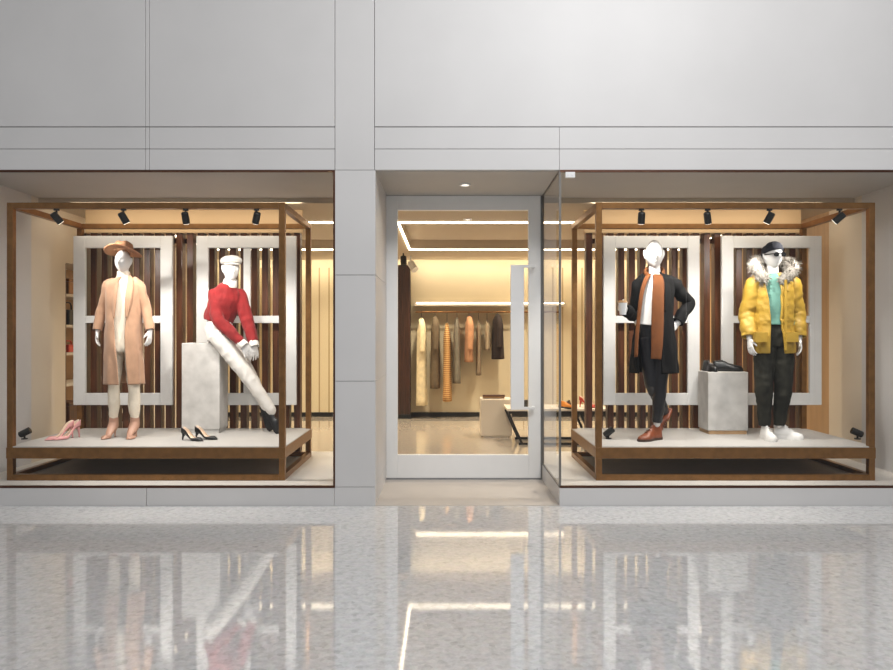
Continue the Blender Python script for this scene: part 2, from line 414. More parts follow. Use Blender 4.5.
def slat_screen(xs, label):
    r = thing('slat_screen', ((xs[0]+xs[-1])/2, 1.515, ZB), label, 'screen', 'brown slat screens')
    cx = (xs[0]+xs[-1])/2; b = MB()
    for x in xs: b.box(x-cx-.032, x-cx+.032, -.05, .05, 0, 2.483-ZB)
    obj('slats', b, M['wood'], r, bevel=.003)
    for z in (.05, 2.22): b = MB(); b.box(xs[0]-cx-.03, xs[-1]-cx+.03, .050, .075, z, z+.05); obj('cross_rail', b, M['wood'], r)
slat_screen([-3.77+.111*i for i in range(21)], 'dark brown vertical slat screen behind the left display stage')
slat_screen([1.48+.111*i for i in range(21)], 'dark brown vertical slat screen behind the right display stage')

def white_frame(x0, x1, label, bar=None):
    z0, z1 = .709, 2.437; cx = (x0+x1)/2; hw = (x1-x0)/2
    r = thing('window_style_frame', (cx, 1.355, z0), label, 'white frame', 'white frames hung on the slat screens')
    b = MB(); wd = .122; H = z1-z0; e = .035
    b.box(-hw, -hw+wd, 0, e, 0, H); b.box(hw-wd, hw, 0, e, 0, H); b.box(-hw+wd, hw-wd, 0, e, 0, wd); b.box(-hw+wd, hw-wd, 0, e, H-wd, H)
    obj('border', b, M['frame_white'], r, bevel=.004)
    b = MB(); b.box(-hw+wd, hw-wd, .004, e-.004, 1.548-z0, 1.621-z0); obj('crossbar', b, M['frame_white'], r, bevel=.003)
    if bar:
        b = MB(); b.box(bar[0]-cx, bar[1]-cx, .006, e-.006, wd, H-wd); obj('upright', b, M['frame_white'], r, bevel=.003)
    for s_ in (-1, 1):
        for zz in (.06, H-.06): b = MB(); b.box(s_*(hw-.35)-.03, s_*(hw-.35)+.03, e, .110, zz-.02, zz+.02); obj('bracket', b, M['black'], r)
white_frame(-3.814, -2.802, 'white window shaped frame behind the mannequin in the tan coat')
white_frame(-2.556, -1.534, 'white window shaped frame behind the mannequin in the red sweater', (-2.076, -2.004))
white_frame(1.605, 2.587, 'white window shaped frame behind the mannequin in the dark coat')
white_frame(2.812, 3.834, 'white window shaped frame behind the mannequin in the yellow parka')

def pedestal(x0, x1, y0, y1, h, label, copper_foot):
    r = thing('pedestal', ((x0+x1)/2, (y0+y1)/2, DZ), label, 'pedestal')
    hw, hd = (x1-x0)/2, (y1-y0)/2
    b = MB(); b.box(-hw, hw, -hd, hd, .035, h); obj('block', b, M['concrete'], r, bevel=.006)
    b = MB(); b.box(-hw+.012, hw-.012, -hd+.008, hd-.012, 0, .035); obj('plinth', b, M['tan'] if copper_foot else M['concrete'], r)
pedestal(-2.598, -2.225, 1.06, 1.33, .886, 'tall pale concrete pedestal under the seated mannequin', False)
pedestal(2.540, 2.930, 0.99, 1.27, .604, 'short grey concrete pedestal carrying black shoes', True)

# spotlights
def spotlight(loc, d, label, energy, mount='top', color=(1, .95, .88), ang=1.0):
    d = Vector(d).normalized()
    r = thing('spotlight', loc, label, 'spotlight', 'black spotlights')
    b = MB(); c = Vector((0, 0, -.075)) if mount == 'top' else Vector((0, 0, .06))
    p, q = c - d*.048, c + d*.052
    b.sweep([p, c - d*.04, c, q], [.023, .030, .031, .031], n=20, sub=1); obj('can', b, M['black'], r)
    b = MB(); b.cyl(q + d*.0005, q + d*.003, .027); obj('lens', b, M['lens'] if energy else M['lens_off'], r)
    b = MB(); s = Vector((1, 0, 0)).cross(d); s = Vector((1, 0, 0))
    if mount == 'top': b.cyl((0, 0, 0), (0, 0, -.05), .009); b.cyl((0, 0, 0), (0, 0, -.014), .024)
    else: b.cyl((0, 0, 0), (0, 0, .05), .009); b.cyl((0, 0, 0), (0, 0, .01), .028)
    obj('mount', b, M['black'], r)
    if energy: lamp('spotlight_beam', 'SPOT', Vector(loc) + q + d*.02, energy, color, Vector(loc) + q + d*2, angle=ang, blend=.6, radius=.03)
    return r
ZR = 2.519
for i, (px, d, lab) in enumerate([
    (57, (.45, .55, -.75), 'black spotlight under the left stage top rail, nearest its left post'),
    (124, (.35, .35, -.8), 'black spotlight above the mannequin wearing the tan hat'),
    (186, (.02, .4, -.9), 'black spotlight above the gap between the two left white frames'),
    (257, (-.3, .45, -.85), 'black spotlight above the mannequin in the red sweater'),
    (642, (.05, .4, -.9), 'black spotlight above the mannequin in the dark coat'),
    (708, (.25, .4, -.85), 'black spotlight above the short concrete pedestal'),
    (770, (-.35, .35, -.85), 'black spotlight above the mannequin in the yellow parka'),
    (840, (-.55, .45, -.6), 'black spotlight under the right stage top rail, nearest its right post')]):
    spotlight(((px-447)/115.2, .25, ZR), d, lab, 52, ang=1.9)
for (px, py, y, d, lab) in [(25, 437, .66, (.85, .2, .45), 'black floor spotlight on deck in the left corner of the left stage'),
                         (609, 437, .68, (.6, -.2, .55), 'black floor spotlight on deck beside brown leather boots'),
                         (858, 437, .66, (-.88, .2, .4), 'black floor spotlight on deck in the right corner of the right stage')]:
    spotlight(((px-447)*(6+y)/720, y, DZ), d, lab, 0, 'floor')

# ------------------------------------------------------------------ mannequin building
def head_shell(mb, c, h=.225, yaw=0, tilt=0, roll=0):
    k = h/.225
    R = Matrix.Translation(c) @ Matrix.Rotation(yaw, 4, 'Z') @ Matrix.Rotation(tilt, 4, 'X') @ Matrix.Rotation(roll, 4, 'Y')
    n, m = 40, 32; rg = []
    for i in range(m+1):
        a = -PI/2 + PI*(.02+.96*i/m); ring = []
        for j in range(n):
            t = 2*PI*j/n; x, y, z = math.cos(a)*math.cos(t), math.cos(a)*math.sin(t), math.sin(a)
            X, Y, Z = x*.069*(1-.13*max(0, z)**2), y*.098, z*.1125
            if z < 0:
                X *= 1-.15*(-z)**2.2
                if y > 0: Y *= 1-.55*(-z)
            if y < 0:
                g = lambda v, s: math.exp(-(v/s)**2)
                nose = max(0, 1-abs((z+.18)/.30)) if z < -.18 else max(0, 1-(z+.18)/.36)
                Y -= .024*g(x, .15)*nose
                Y += .007*g(abs(x)-.38, .17)*g(z-.07, .13)
                Y -= .005*g(x, .5)*g(z-.26, .1)
                Y -= .006*g(x, .24)*g(z+.52, .06)
                Y -= .008*g(x, .28)*g(z+.84, .14)
            ring.append(R @ Vector((X*k, Y*k, Z*k)))
        rg.append(ring)
    mb.rings(rg)
    for sx in (-1, 1):
        mb.sweep([R @ Vector((sx*.067*k, .012, -.028*k)), R @ Vector((sx*.073*k, .016, .005)), R @ Vector((sx*.073*k, .020, .028*k))], [.009, .013, .010], n=8, sub=2, round_ends=True)
    return R

def hand(mb, wrist, d, palm, thumb, curl=.35, k=1.0):
    """d: towards the fingertips, palm: out of the palm, thumb: towards the thumb side"""
    w = Vector(wrist); d = Vector(d).normalized(); p = Vector(palm); p = (p - d*p.dot(d)).normalized()
    t = d.cross(p); t = t if t.dot(Vector(thumb)) > 0 else -t
    mb.sweep([w - d*.03, w, w + d*.035*k, w + d*.085*k], [.026, .025, .036*k, .039*k], [.021, .018, .015, .013], side=t, n=16, sub=3)
    for q, ln, sp in ((.030, .072, .10), (.010, .082, .03), (-.011, .076, -.04), (-.031, .060, -.12)):
        a = w + d*.082*k + t*q*k; dirn = (d + t*sp).normalized(); pts = [a - dirn*.02, a]
        for s in range(3):
            ang = curl*(s*.75+.6)
            a = a + (dirn*math.cos(ang) + p*math.sin(ang))*(ln*k*(.42, .32, .26)[s]); pts.append(a)
        mb.sweep(pts, [.0095, .0092, .0086, .0078, .006], n=10, sub=2, round_ends=True)
    a = w + d*.022*k + t*.026*k; pts = [a - t*.012, a]
    td = (d*.72 + t*.62 + p*.28).normalized(); pts.append(a + td*.036*k); pts.append(a + td*.060*k + d*.012 + p*.004); 
    mb.sweep(pts, [.013, .0125, .0105, .007], n=10, sub=2, round_ends=True)

def mannequin_body(J, root, hd=.225, yaw=0, tilt=0, fem=False, roll=0):
    mb = MB(); V = Vector; side = (V(J['sh'][1]) - V(J['sh'][0])).normalized()
    pel, che, nck = V(J['pelvis']), V(J['chest']), V(J['neck']); up = (che-pel).normalized()
    s = .88 if fem else 1.0
    wst = pel.lerp(che, .5)
    mb.sweep([pel - up*.09, pel, wst, che, che.lerp(nck, .55), che.lerp(nck, .85), nck, V(J['head']) - (V(J['head'])-nck)*.35],
             [.10*s, .135*s, .11*s, .135*s, .11*s, .062*s, .052*s, .05*s], [.075*s, .09*s, .08*s, .09*s, .065*s, .06*s, .052*s, .05*s], side=side, n=28, sub=4)
    H = head_shell(mb, V(J['head']), hd, yaw, tilt, roll)
    for i in (0, 1):
        sh, el, wr = (V(q) for q in (J['sh'][i], J['el'][i], J['wr'][i]))
        mb.sweep([sh.lerp(che, .25), sh, sh.lerp(el, .5), el, el.lerp(wr, .35), wr], [.045*s, .048*s, .042*s, .036*s, .036*s, .024*s], n=16, sub=4, round_ends=True)
        hand(mb, wr, *J['hand'][i], k=.92 if fem else 1.0)
        hp, kn, an, to = (V(q) for q in (J['hip'][i], J['kn'][i], J['an'][i], J['toe'][i]))
        mb.sweep([hp + V((0, 0, .05)), hp, hp.lerp(kn, .5), kn, kn.lerp(an, .3), kn.lerp(an, .75), an], [.06*s, .070*s, .056*s, .040*s, .042*s, .032*s, .031*s], n=18, sub=4, round_ends=True)
    body = fuse('body', mb, M['mannequin'], root)
    return body, H

def shell(mb, rings, n=84, sub=9, fold=0.0, nf=9, ph=0.0, puff=0.0, pn=0):
    """cloth open at the front: ring = (z, cx, cy, rx, ry, xl, xr) with xl..xr the gap at the front"""
    rows = spline(rings, sub); out = []
    z0, z1 = rows[0][0], rows[-1][0]
    for (z, cx, cy, rx, ry, xl, xr) in rows:
        r_ = max(-.999, min(.999, (xr-cx)/rx)); l_ = max(-.999, min(.999, (xl-cx)/rx))
        t0 = -math.acos(r_); t1 = 2*PI - math.acos(l_); ring = []
        amp = fold*max(0, (z-z0)/(z1-z0))
        pf = 1 + puff*abs(math.sin(PI*pn*(z-z0)/(z1-z0)))
        for j in range(n):
            t = t0 + (t1-t0)*j/(n-1); k = (1 + amp*math.sin(nf*t+ph)*(.6+.4*math.sin(2.3*t+z*4)))*pf
            ring.append((cx+rx*k*math.cos(t), cy+ry*k*math.sin(t), z))
        out.append(ring)
    mb.rings(out, cap=False, closed=False)

def sleeve(mb, pts, r, n=32, wr=.0, puff=0, pn=0):
    rows = spline([tuple(p)+(a,) for p, a in zip(pts, r)], 9)
    P = [Vector(q[:3]) for q in rows]; rg = []; u = None
    for i, p in enumerate(P):
        t = (P[min(i+1, len(P)-1)] - P[max(i-1, 0)]).normalized()
        u = t.cross(Vector((0, 1, 0))).normalized() if u is None and abs(t.y) < .9 else (t.cross(Vector((1, 0, 0))).normalized() if u is None else (u - t*u.dot(t)).normalized())
        v = t.cross(u); s = i/(len(P)-1)
        k = 1 + wr*math.sin(s*31) + puff*abs(math.sin(PI*pn*s))
        rg.append([p + u*(rows[i][3]*k*math.cos(2*PI*j/n)) + v*(rows[i][3]*k*math.sin(2*PI*j/n)) for j in range(n)])
    mb.rings(rg, cap=False)

def ribbon(mb, pts, w, t, side, sub=5):
    mb.sweep(pts, w, t, side=side, n=12, sub=sub)

# shoes: local frame heel at y 0, toe towards -y, sole on z 0
def prof(tab, s):
    for (a, va), (b, vb) in zip(tab[:-1], tab[1:]):
        if s <= b:
            t = (s-a)/(b-a); t = t*t*(3-2*t); return va+(vb-va)*t
    return tab[-1][1]
def pump(part, parent, m_up, m_in, L=.235, hh=.085, Mx=None, strap=None):
    Mx = Mx or Matrix.Identity(4)
    N = 22; z0 = lambda s: hh*(1-prof([(0, 0), (.12, .03), (.62, 1), (1, 1)], s)) + .004
    wd = lambda s: prof([(0, .012), (.06, .026), (.35, .024), (.68, .038), (.86, .028), (1, .006)], s)
    ht = lambda s: prof([(0, .058), (.2, .045), (.5, .022), (.62, .026), (.8, .034), (1, .010)], s)
    b = MB(Mx); rg = []
    for i in range(N+1):
        s = i/N; w = wd(s); h = ht(s); z = z0(s); y = -s*L; cov = max(0, min(1, (s-.62)/.12))
        ring = []
        for j in range(15):
            q = j/14*2-1                      # -1..1 from left rim under the foot to right rim
            if abs(q) <= .4: ring.append((q/.4*w*.9, y, z))
            else:
                t = (abs(q)-.4)/.6; sg = 1 if q > 0 else -1
                ring.append((sg*w*(1 - cov*t**2*.97 + .06*math.sin(PI*t)), y, z + h*(t if cov < .01 else math.sin(t*PI/2))))
        rg.append(ring)
    b.rings(rg, cap=False, closed=False)
    up = obj(part or 'upper', b, m_up, parent, smooth=True, solid=.003)
    up.data.materials.append(m_in); up.modifiers['solid'].material_offset = 1; up.modifiers['solid'].offset = -1
    if part: parent = up
    b = MB(Mx); rg = []
    for i in range(int(N*.72)+1):
        s = .02+i/N; rg.append([(-wd(s)*.88, -s*L, z0(s)+.005), (wd(s)*.88, -s*L, z0(s)+.005)])
    b.rings(rg, cap=False, closed=False); obj('insole', b, m_in, parent, smooth=True, solid=.003)
    b = MB(Mx); b.sweep([(0, -.022, hh-.004), (0, -.012, hh*.5), (0, -.008, 0)], [.018, .009, .006], n=12); obj('heel', b, m_up, parent, smooth=True)
    if strap:
        b = MB(Mx); n = 18; pts = [(strap[1]*math.cos(2*PI*j/n), -.035+strap[1]*math.sin(2*PI*j/n), strap[0]) for j in range(n+1)]
        b.sweep(pts, .006, .004, n=8, sub=1)
        b.bar((-.02, 0, hh+.03), (-.03, -.02, strap[0]), .008); b.bar((.02, 0, hh+.03), (.03, -.02, strap[0]), .008)
        obj('ankle_strap', b, m_up, parent, smooth=True)
    return up
def closed_shoe(parent, m_up, m_sole, L=.29, W=.05, ankle=.09, Mx=None, laces=None, sole_t=.022, lining=None, part=None):
    Mx = Mx or Matrix.Identity(4); N = 20
    wd = lambda s: W*prof([(0, .45), (.08, .74), (.4, .72), (.7, 1), (.88, .85), (1, .30)], s)
    ht = lambda s: prof([(0, ankle*.85), (.06, ankle), (.36, ankle*.98), (.55, max(.062, ankle*.62)), (.78, .045), (.94, .034), (1, .012)], s)
    b = MB(Mx); rg = []
    for i in range(N+1):
        s = i/N; w = wd(s); h = ht(s); ring = []
        for j in range(20):
            t = 2*PI*j/20; x = math.cos(t); z = math.sin(t)
            nar = 1 - .28*max(0, z)*(1 if s < .5 else .3)
            ring.append((w*x*nar, -s*L, sole_t*.8 + (h if z > 0 else .006)*z))
        rg.append(ring)
    b.rings(rg); up = obj(part or 'upper', b, m_up, parent, smooth=True)
    if part: parent = up
    b = MB(Mx); rg = []
    for i in range(N+1):
        s = i/N; w = wd(s)*1.06; e = .004 if i in (0, N) else 0
        rg.append([(-w+e, -s*L*1.02+.003, 0), (w-e, -s*L*1.02+.003, 0), (w, -s*L*1.02+.003, sole_t), (-w, -s*L*1.02+.003, sole_t)])
    b.rings(rg); obj('sole', b, m_sole, parent, bevel=.002)
    if laces:
        b = MB(Mx)
        for k in range(4):
            s = .46+.07*k; b.bar((-.016, -s*L, sole_t*.8+ht(s)*.97+.004), (.016, -(s+.01)*L, sole_t*.8+ht(s)*.97+.004), .006, .004)
        obj('laces', b, laces, parent)
    if lining:
        b = MB(Mx); b.sweep([(0, -.05, sole_t*.8+ankle*.985), (0, -.09, sole_t*.8+ankle*1.005)], [.022, .02], [.006, .006], side=(1, 0, 0), n=14, sub=1, round_ends=True)
        obj('opening', b, lining, parent, smooth=True)
    return up
def place(loc, rz=0, rx=0, ry=0):
    return Matrix.Translation(loc) @ Matrix.Rotation(rz, 4, 'Z') @ Matrix.Rotation(rx, 4, 'X') @ Matrix.Rotation(ry, 4, 'Y')

F = {}
F['camel'] = mat('camel_wool', '#ad866a', 0.8, var=.08, scale=12, bump=.15, bscale=40, sheen=.2)
F['cream'] = mat('cream_knit', '#e6dac8', 0.85, var=.04, scale=20, bump=.25, bscale=60)
F['creamtr'] = mat('cream_trousers', '#e8dcc9', 0.8, var=.04, scale=20, bump=.12, bscale=40)
F['felt'] = mat('tan_felt', '#b07f5c', 0.85, var=.06, bump=.08)
F['nude'] = mat('nude_leather', '#bb907a', 0.45, var=.04)
F['red'] = mat('red_knit', '#7e0a0d', 0.85, var=.12, scale=14, bump=.3, bscale=50, sheen=.1)
F['whitec'] = mat('white_cotton', '#dedad4', 0.85, var=.03, scale=14, bump=.2, bscale=26)
F['blackl'] = mat('black_leather', '#0b0b0c', 0.35, var=.1, bump=.05)
F['coat'] = mat('black_wool', '#0a0a0b', 0.9, spec=.2, var=.15, scale=10, bump=.15, bscale=40)
F['rust'] = mat('rust_wool', '#6c3b10', 0.85, var=.1, scale=16, bump=.25, bscale=60)
F['shirt'] = mat('white_knit', '#e6e4e1', 0.8, var=.03, bump=.15)
F['leather_tr'] = mat('leather_trousers', '#0c0c12', 0.3, var=.15, bump=.25, bscale=22)
F['boot'] = mat('brown_boot_leather', '#7c3d1d', 0.4, var=.12, scale=14, bump=.06)
F['sole'] = mat('dark_sole', '#3a2416', 0.6, var=.1)
F['yellow'] = mat('yellow_nylon', '#a8862c', 0.55, var=.08, scale=10, bump=.35, bscale=28)
F['fur'] = mat('grey_fur', '#98928a', 0.9, col2='#756f66', scale=30)
F['teal'] = mat('teal_jersey', '#5f8c80', 0.8, var=.08, scale=10, bump=.3, bscale=24)
F['olive'] = mat('olive_cord', '#1f1f1b', 0.85, spec=.2, col2='#302f28', scale=12, bump=.25, bscale=24, stretch=(1, 1, .4))
F['beanie'] = mat('navy_knit', '#20222b', 0.9, var=.1, bump=.4, bscale=90)
F['rubber'] = mat('white_rubber', '#e2e0dd', 0.55, var=.02)
F['sunglass'] = mat('sunglass_black', '#0c0c0d', 0.15)
F['pink'] = mat('pink_leather', '#d79a98', 0.4, var=.05)
F['palein'] = mat('pale_insole', '#e9d3bd', 0.6, var=.03)

# ---- mannequin in the tan coat
Y1 = .75; b0 = Vector((at(124.5, 438, Y1).x, Y1, DZ))
def l1(px, py, dy=0): q = at(px, py, Y1+dy) - b0; return Vector((q.x, dy, q.z))
root = thing('mannequin', b0, 'white mannequin in open tan coat and tan brimmed hat on left stage', 'mannequin', 'shop window mannequins')
J = dict(pelvis=l1(124.5, 340), chest=l1(124.5, 292, .0), neck=l1(124.3, 275, -.005), head=l1(123.6, 261.5, -.02),
         sh=[l1(110.5, 286), l1(139, 286)], el=[l1(102.5, 309, .02), l1(146.5, 309, .02)], wr=[l1(98, 331, -.02), l1(150.5, 331, -.02)],
         hand=[((.0, -.15, -1), (1, .2, 0), (.2, -1, 0), .35), ((-.02, -.15, -1), (-1, .2, 0), (-.2, -1, 0), .35)],
         hip=[l1(116, 345), l1(133, 345)], kn=[l1(114.5, 388, -.01), l1(134.5, 388, -.01)], an=[l1(114, 424, .03), l1(135, 424, .03)],
         toe=[l1(112.5, 436, -.13), l1(134, 436, -.13)])
body, H1 = mannequin_body(J, root, .215, .0, 0, True)
b = MB()   # roll-neck top
zt = l1(0, 272).z
b.sweep([l1(124.5, 345), l1(124.5, 330), l1(124.3, 300), l1(124.3, 286), l1(124.3, 280), l1(124, 276.5), l1(124, 271.5)],
        [.145, .142, .135, .135, .09, .056, .052], [.105, .105, .108, .09, .07, .056, .053], side=(1, 0, 0), n=28, cap=False)
obj('rollneck_top', b, F['cream'], root, smooth=True, solid=.006)
b = MB()
b.sweep([l1(124.5, 330), l1(124.5, 345), l1(124.5, 352)], [.13, .15, .14], [.10, .11, .10], side=(1, 0, 0), n=24)
for i in (0, 1):
    hp, kn, an = J['hip'][i], J['kn'][i], J['an'][i]
    b.sweep([hp, hp.lerp(kn, .5), kn, kn.lerp(an, .5), kn.lerp(an, .82)], [.074, .068, .052, .050, .038], n=18)
wrinkle(fuse('trousers', b, F['creamtr'], root, .006, 3), .010, 10, (1, 1, .6), 7)
b = MB(); X = lambda px: l1(px, 300, -.13).x; Z = lambda py: l1(100, py).z
shell(b, [(Z(277.5), 0, .01, .075, .07, X(119), X(130)), (Z(281), 0, .005, .138, .085, X(117), X(130.5)), (Z(286), 0, .0, .168, .105, X(116), X(130)), (Z(300), 0, 0, .160, .13, X(115), X(128.5)),
          (Z(318), 0, 0, .158, .13, X(114.3), X(126)), (Z(336), 0, 0, .165, .14, X(115), X(125)), (Z(360), 0, 0, .17, .14, X(118), X(126)), (Z(384), 0, 0, .175, .14, X(119), X(128))], fold=.05, nf=8)
for i, sg in ((0, -1), (1, 1)):
    sh, el, wr = J['sh'][i], J['el'][i], J['wr'][i]
    sleeve(b, [sh + Vector((-sg*.05, 0, .035)), sh + Vector((sg*.005, 0, .005)), sh.lerp(el, .5), el, el.lerp(wr, .5), wr + Vector((0, 0, .01))], [.043, .049, .046, .041, .039, .037], wr=.03)
wrinkle(obj('coat', b, F['camel'], root, smooth=True, solid=.01), .012, 9, (1, 1, .35), 1)
b = MB()   # lapels along both coat fronts
ribbon(b, [l1(119.5, 275.5, .0), l1(117, 281, -.075), l1(115.2, 292, -.128), l1(114.6, 306, -.135), l1(114.5, 318, -.135)], [.018, .026, .03, .022, .006], [.006]*5, (1, -.3, 0))
ribbon(b, [l1(129.5, 275.5, .0), l1(131, 281, -.075), l1(130, 292, -.122), l1(128, 306, -.138), l1(126.5, 318, -.138)], [.018, .026, .03, .022, .006], [.006]*5, (1, .3, 0))
ribbon(b, [l1(119.5, 275.5, .0), l1(118.5, 275, .05), l1(124.5, 274.3, .085), l1(130.5, 275, .05), l1(129.5, 275.5, 0)], [.02]*5, [.008]*5, (0, 0, 1))
obj('lapels', b, F['camel'], root, smooth=True)
hat_c = l1(124, 250.3, -.005); b = MB(); n = 40
R = Matrix.Translation(hat_c) @ Matrix.Rotation(-.22, 4, 'X') @ Matrix.Rotation(.03, 4, 'Y')
b.M = R; rg = []
for r_, z in ((.078, -.012), (.081, .0), (.083, .012)): rg.append([(r_*math.cos(2*PI*j/n), r_*1.18*math.sin(2*PI*j/n), z) for j in range(n)])
for r_, z in ((.08, .04), (.072, .066), (.05, .080), (.015, .074)): rg.append([(r_*math.cos(2*PI*j/n), r_*1.18*math.sin(2*PI*j/n), z - .012*math.exp(-(math.cos(2*PI*j/n)*r_/.02)**2)) for j in range(n)])
b.rings(rg); obj('hat_crown', b, F['felt'], root, smooth=True)
b = MB(R); rg = []
for k in range(6):
    r_ = .076 + .088*k/5
    rg.append([(r_*math.cos(2*PI*j/n), r_*1.05*math.sin(2*PI*j/n), -.006 - .030*(k/5)**1.5*abs(math.cos(2*PI*j/n))**1.5 + .012*(k/5)*max(0, -math.sin(2*PI*j/n))) for j in range(n)])
b.rings(rg, cap=False); obj('hat_brim', b, F['felt'], root, smooth=True, solid=.006)
for i, rz in ((0, -.12), (1, .08)):
    an = J['an'][i]
    pump('sandal', root, F['nude'], F['nude'], .225, .085, place((an.x, an.y+.045, 0), rz), strap=(.135, .038))
    sw_ = MB(); sw_.sweep([(an.x, an.y, .185), (an.x, an.y+.004, .15), (an.x, an.y-.01, .105), (an.x, an.y-.07, .062), (an.x, an.y-.11, .03)], [.040, .042, .046, .036, .026], [.05, .046, .05, .03, .016], side=(1, 0, 0), n=16, round_ends=True)
    obj('bootie_shaft', sw_, F['nude'], root, smooth=True)

# ---- seated mannequin in the red sweater
Y2 = 1.12; b0 = Vector((at(215, 400, Y2).x, Y2, DZ))
def l2(px, py, dy=0): q = at(px, py, Y2+dy) - b0; return Vector((q.x, dy, q.z))
root = thing('mannequin', b0, 'white mannequin in red sweater, white cap and white trousers leaning on tall pedestal', 'mannequin', 'shop window mannequins')
J = dict(pelvis=l2(219, 330), chest=l2(226, 301, -.02), neck=l2(230.5, 283, -.04), head=l2(231.5, 269, -.055),
         sh=[l2(215, 293, -.06), l2(239.5, 294, .04)], el=[l2(219, 320, -.12), l2(247.5, 320, -.01)], wr=[l2(243, 344, -.15), l2(254.5, 344, -.09)],
         hand=[((.55, .1, -1), (-.4, .8, -.2), (1, -.3, .3), .25), ((.1, -.05, -1), (-.6, .7, 0), (-.8, -.5, 0), .25)],
         hip=[l2(218.5, 336, -.07), l2(221, 336, .07)], kn=[l2(245, 372, -.075), l2(247, 370, .05)], an=[l2(273, 412, -.06), l2(268, 409, .06)],
         toe=[l2(283, 431, -.10), l2(276, 431, .04)])
body, H2 = mannequin_body(J, root, .24, .55, .05, False)
b = MB()
b.sweep([l2(218.5, 341), l2(219, 332), l2(220.5, 322)], [.125, .145, .13], [.09, .105, .10], side=(.35, .9, 0), n=24)
for i in (0, 1):
    hp, kn, an = J['hip'][i], J['kn'][i], J['an'][i]
    b.sweep([hp + (hp-kn)*.06, hp, hp.lerp(kn, .5), kn, kn.lerp(an, .5), an + (kn-an)*.05], [.08, .092, .084, .072, .062, .048], n=18, round_ends=True)
wrinkle(fuse('trousers', b, F['whitec'], root, .006, 3), .006, 10, (1, 1, .8), 6)
b = MB(); sd = Vector(J['sh'][1]) - Vector(J['sh'][0])
b.sweep([l2(218.5, 322, -.01), l2(220, 316, -.01), l2(223.5, 307, -.015), l2(227, 298, -.02), l2(228.5, 290, -.035), l2(230, 285.5, -.04), l2(230.5, 283.5, -.04)],
        [.135, .146, .150, .155, .125, .075, .06], [.105, .108, .112, .112, .088, .068, .06], side=sd, n=30)
for i in (0, 1):
    sh, el, wr = (Vector(J[k][i]) for k in ('sh', 'el', 'wr'))
    b.sweep([sh.lerp(J['chest'], .35), sh, sh.lerp(el, .5), el, el.lerp(wr, .5), wr + (el-wr)*.06], [.06, .066, .066, .062, .056, .046], n=18)
wrinkle(fuse('sweater', b, F['red'], root, .006, 3), .009, 11, (1, 1, .7), 4)
b = MB()
b.sweep([l2(230, 286.5, -.04), l2(230.7, 282.5, -.045), l2(231, 280, -.05)], [.068, .064, .060], [.066, .062, .058], side=sd, n=24, cap=False)
obj('shirt_collar', b, F['whitec'], root, smooth=True, solid=.008)
for i in (0, 1):
    el, wr = J['el'][i], J['wr'][i]; d = (wr-el).normalized(); b = MB()
    b.sweep([wr - d*.03, wr, wr + d*.03], [.042, .043, .041], n=16, cap=False); obj('shirt_cuff', b, F['whitec'], root, smooth=True, solid=.008)
b = MB(); b.M = H2; n = 32; rg = []
for k, (r_, z, dy) in enumerate(((.084, .048, 0), (.096, .056, .0), (.103, .074, .0), (.098, .098, -.004), (.07, .118, -.004), (.02, .124, -.004))):
    rg.append([(r_*math.cos(2*PI*j/n), dy + r_*1.2*math.sin(2*PI*j/n), z - .012*math.sin(2*PI*j/n)) for j in range(n)])
b.rings(rg); obj('cap', b, F['whitec'], root, smooth=True)
b = MB(); b.M = H2; rg = []
for k in range(4):
    q = k/3; rg.append([((.082+.0*q)*math.sin(a)*(1-.08*q), -(.102+.042*q)*math.cos(a)+.006, .052-.012*q+.004*math.cos(2*a)) for a in [(-1.15+2.3*j/16) for j in range(17)]])
b.rings(rg, cap=False, closed=False); obj('cap_peak', b, F['whitec'], root, smooth=True, solid=.008)
for i in (0, 1):
    an, to = Vector(J['an'][i]), Vector(J['toe'][i]); d = (to-an).normalized()
    zax = Vector((.85, -.35, .45)); yax = -d; xax = yax.cross(zax).normalized(); zax = xax.cross(yax)
    R = Matrix((xax, yax, zax)).transposed().to_4x4(); R.translation = an - d*.05 - zax*.065
    closed_shoe(root, F['blackl'], F['blackl'], .265, .043, .05, R, sole_t=.016, part='loafer')

# ---- mannequin in the dark coat
Y3 = .65; b0 = Vector((at(655, 430, Y3).x, Y3, DZ))
def l3(px, py, dy=0): q = at(px, py, Y3+dy) - b0; return Vector((q.x, dy, q.z))
root = thing('mannequin', b0, 'white bald mannequin in black coat and long rust scarf, hand on hip', 'mannequin', 'shop window mannequins')
J = dict(pelvis=l3(655, 330), chest=l3(656, 292, 0), neck=l3(655, 272, -.01), head=l3(654.7, 254.3, -.025),
         sh=[l3(640.5, 286, -.01), l3(673, 285, .01)], el=[l3(635, 316, .03), l3(689, 302.5, .07)], wr=[l3(624, 308, -.19), l3(677.5, 324, -.02)],
         hand=[((-.62, -.75, .15), (.55, -.55, -.1), (0, 0, 1), .75), ((-.75, -.35, -.55), (-.3, .9, 0), (-.6, -.3, .7), .4)],
         hip=[l3(648, 338), l3(662, 338)], kn=[l3(652.5, 385, -.03), l3(661, 383, -.06)], an=[l3(666, 414, .12), l3(657.5, 424, -.03)],
         toe=[l3(660, 434, .02), l3(645, 436, -.10)])
body, H3 = mannequin_body(J, root, .262, -.12, .04)
X = lambda px: l3(px, 300, -.13).x; Z = lambda py: l3(100, py).z
b = MB()
b.sweep([l3(652, 326), l3(653, 318), l3(655, 300), l3(656, 288), l3(655.5, 280), l3(655, 274)], [.158, .15, .158, .155, .11, .06], [.118, .115, .118, .10, .085, .06], side=(1, 0, 0), n=30, cap=False)
obj('sweater', b, F['shirt'], root, smooth=True, solid=.006)
b = MB()
b.sweep([l3(655, 320), l3(655, 332), l3(655, 343)], [.14, .15, .13], [.10, .11, .10], side=(1, 0, 0), n=24)
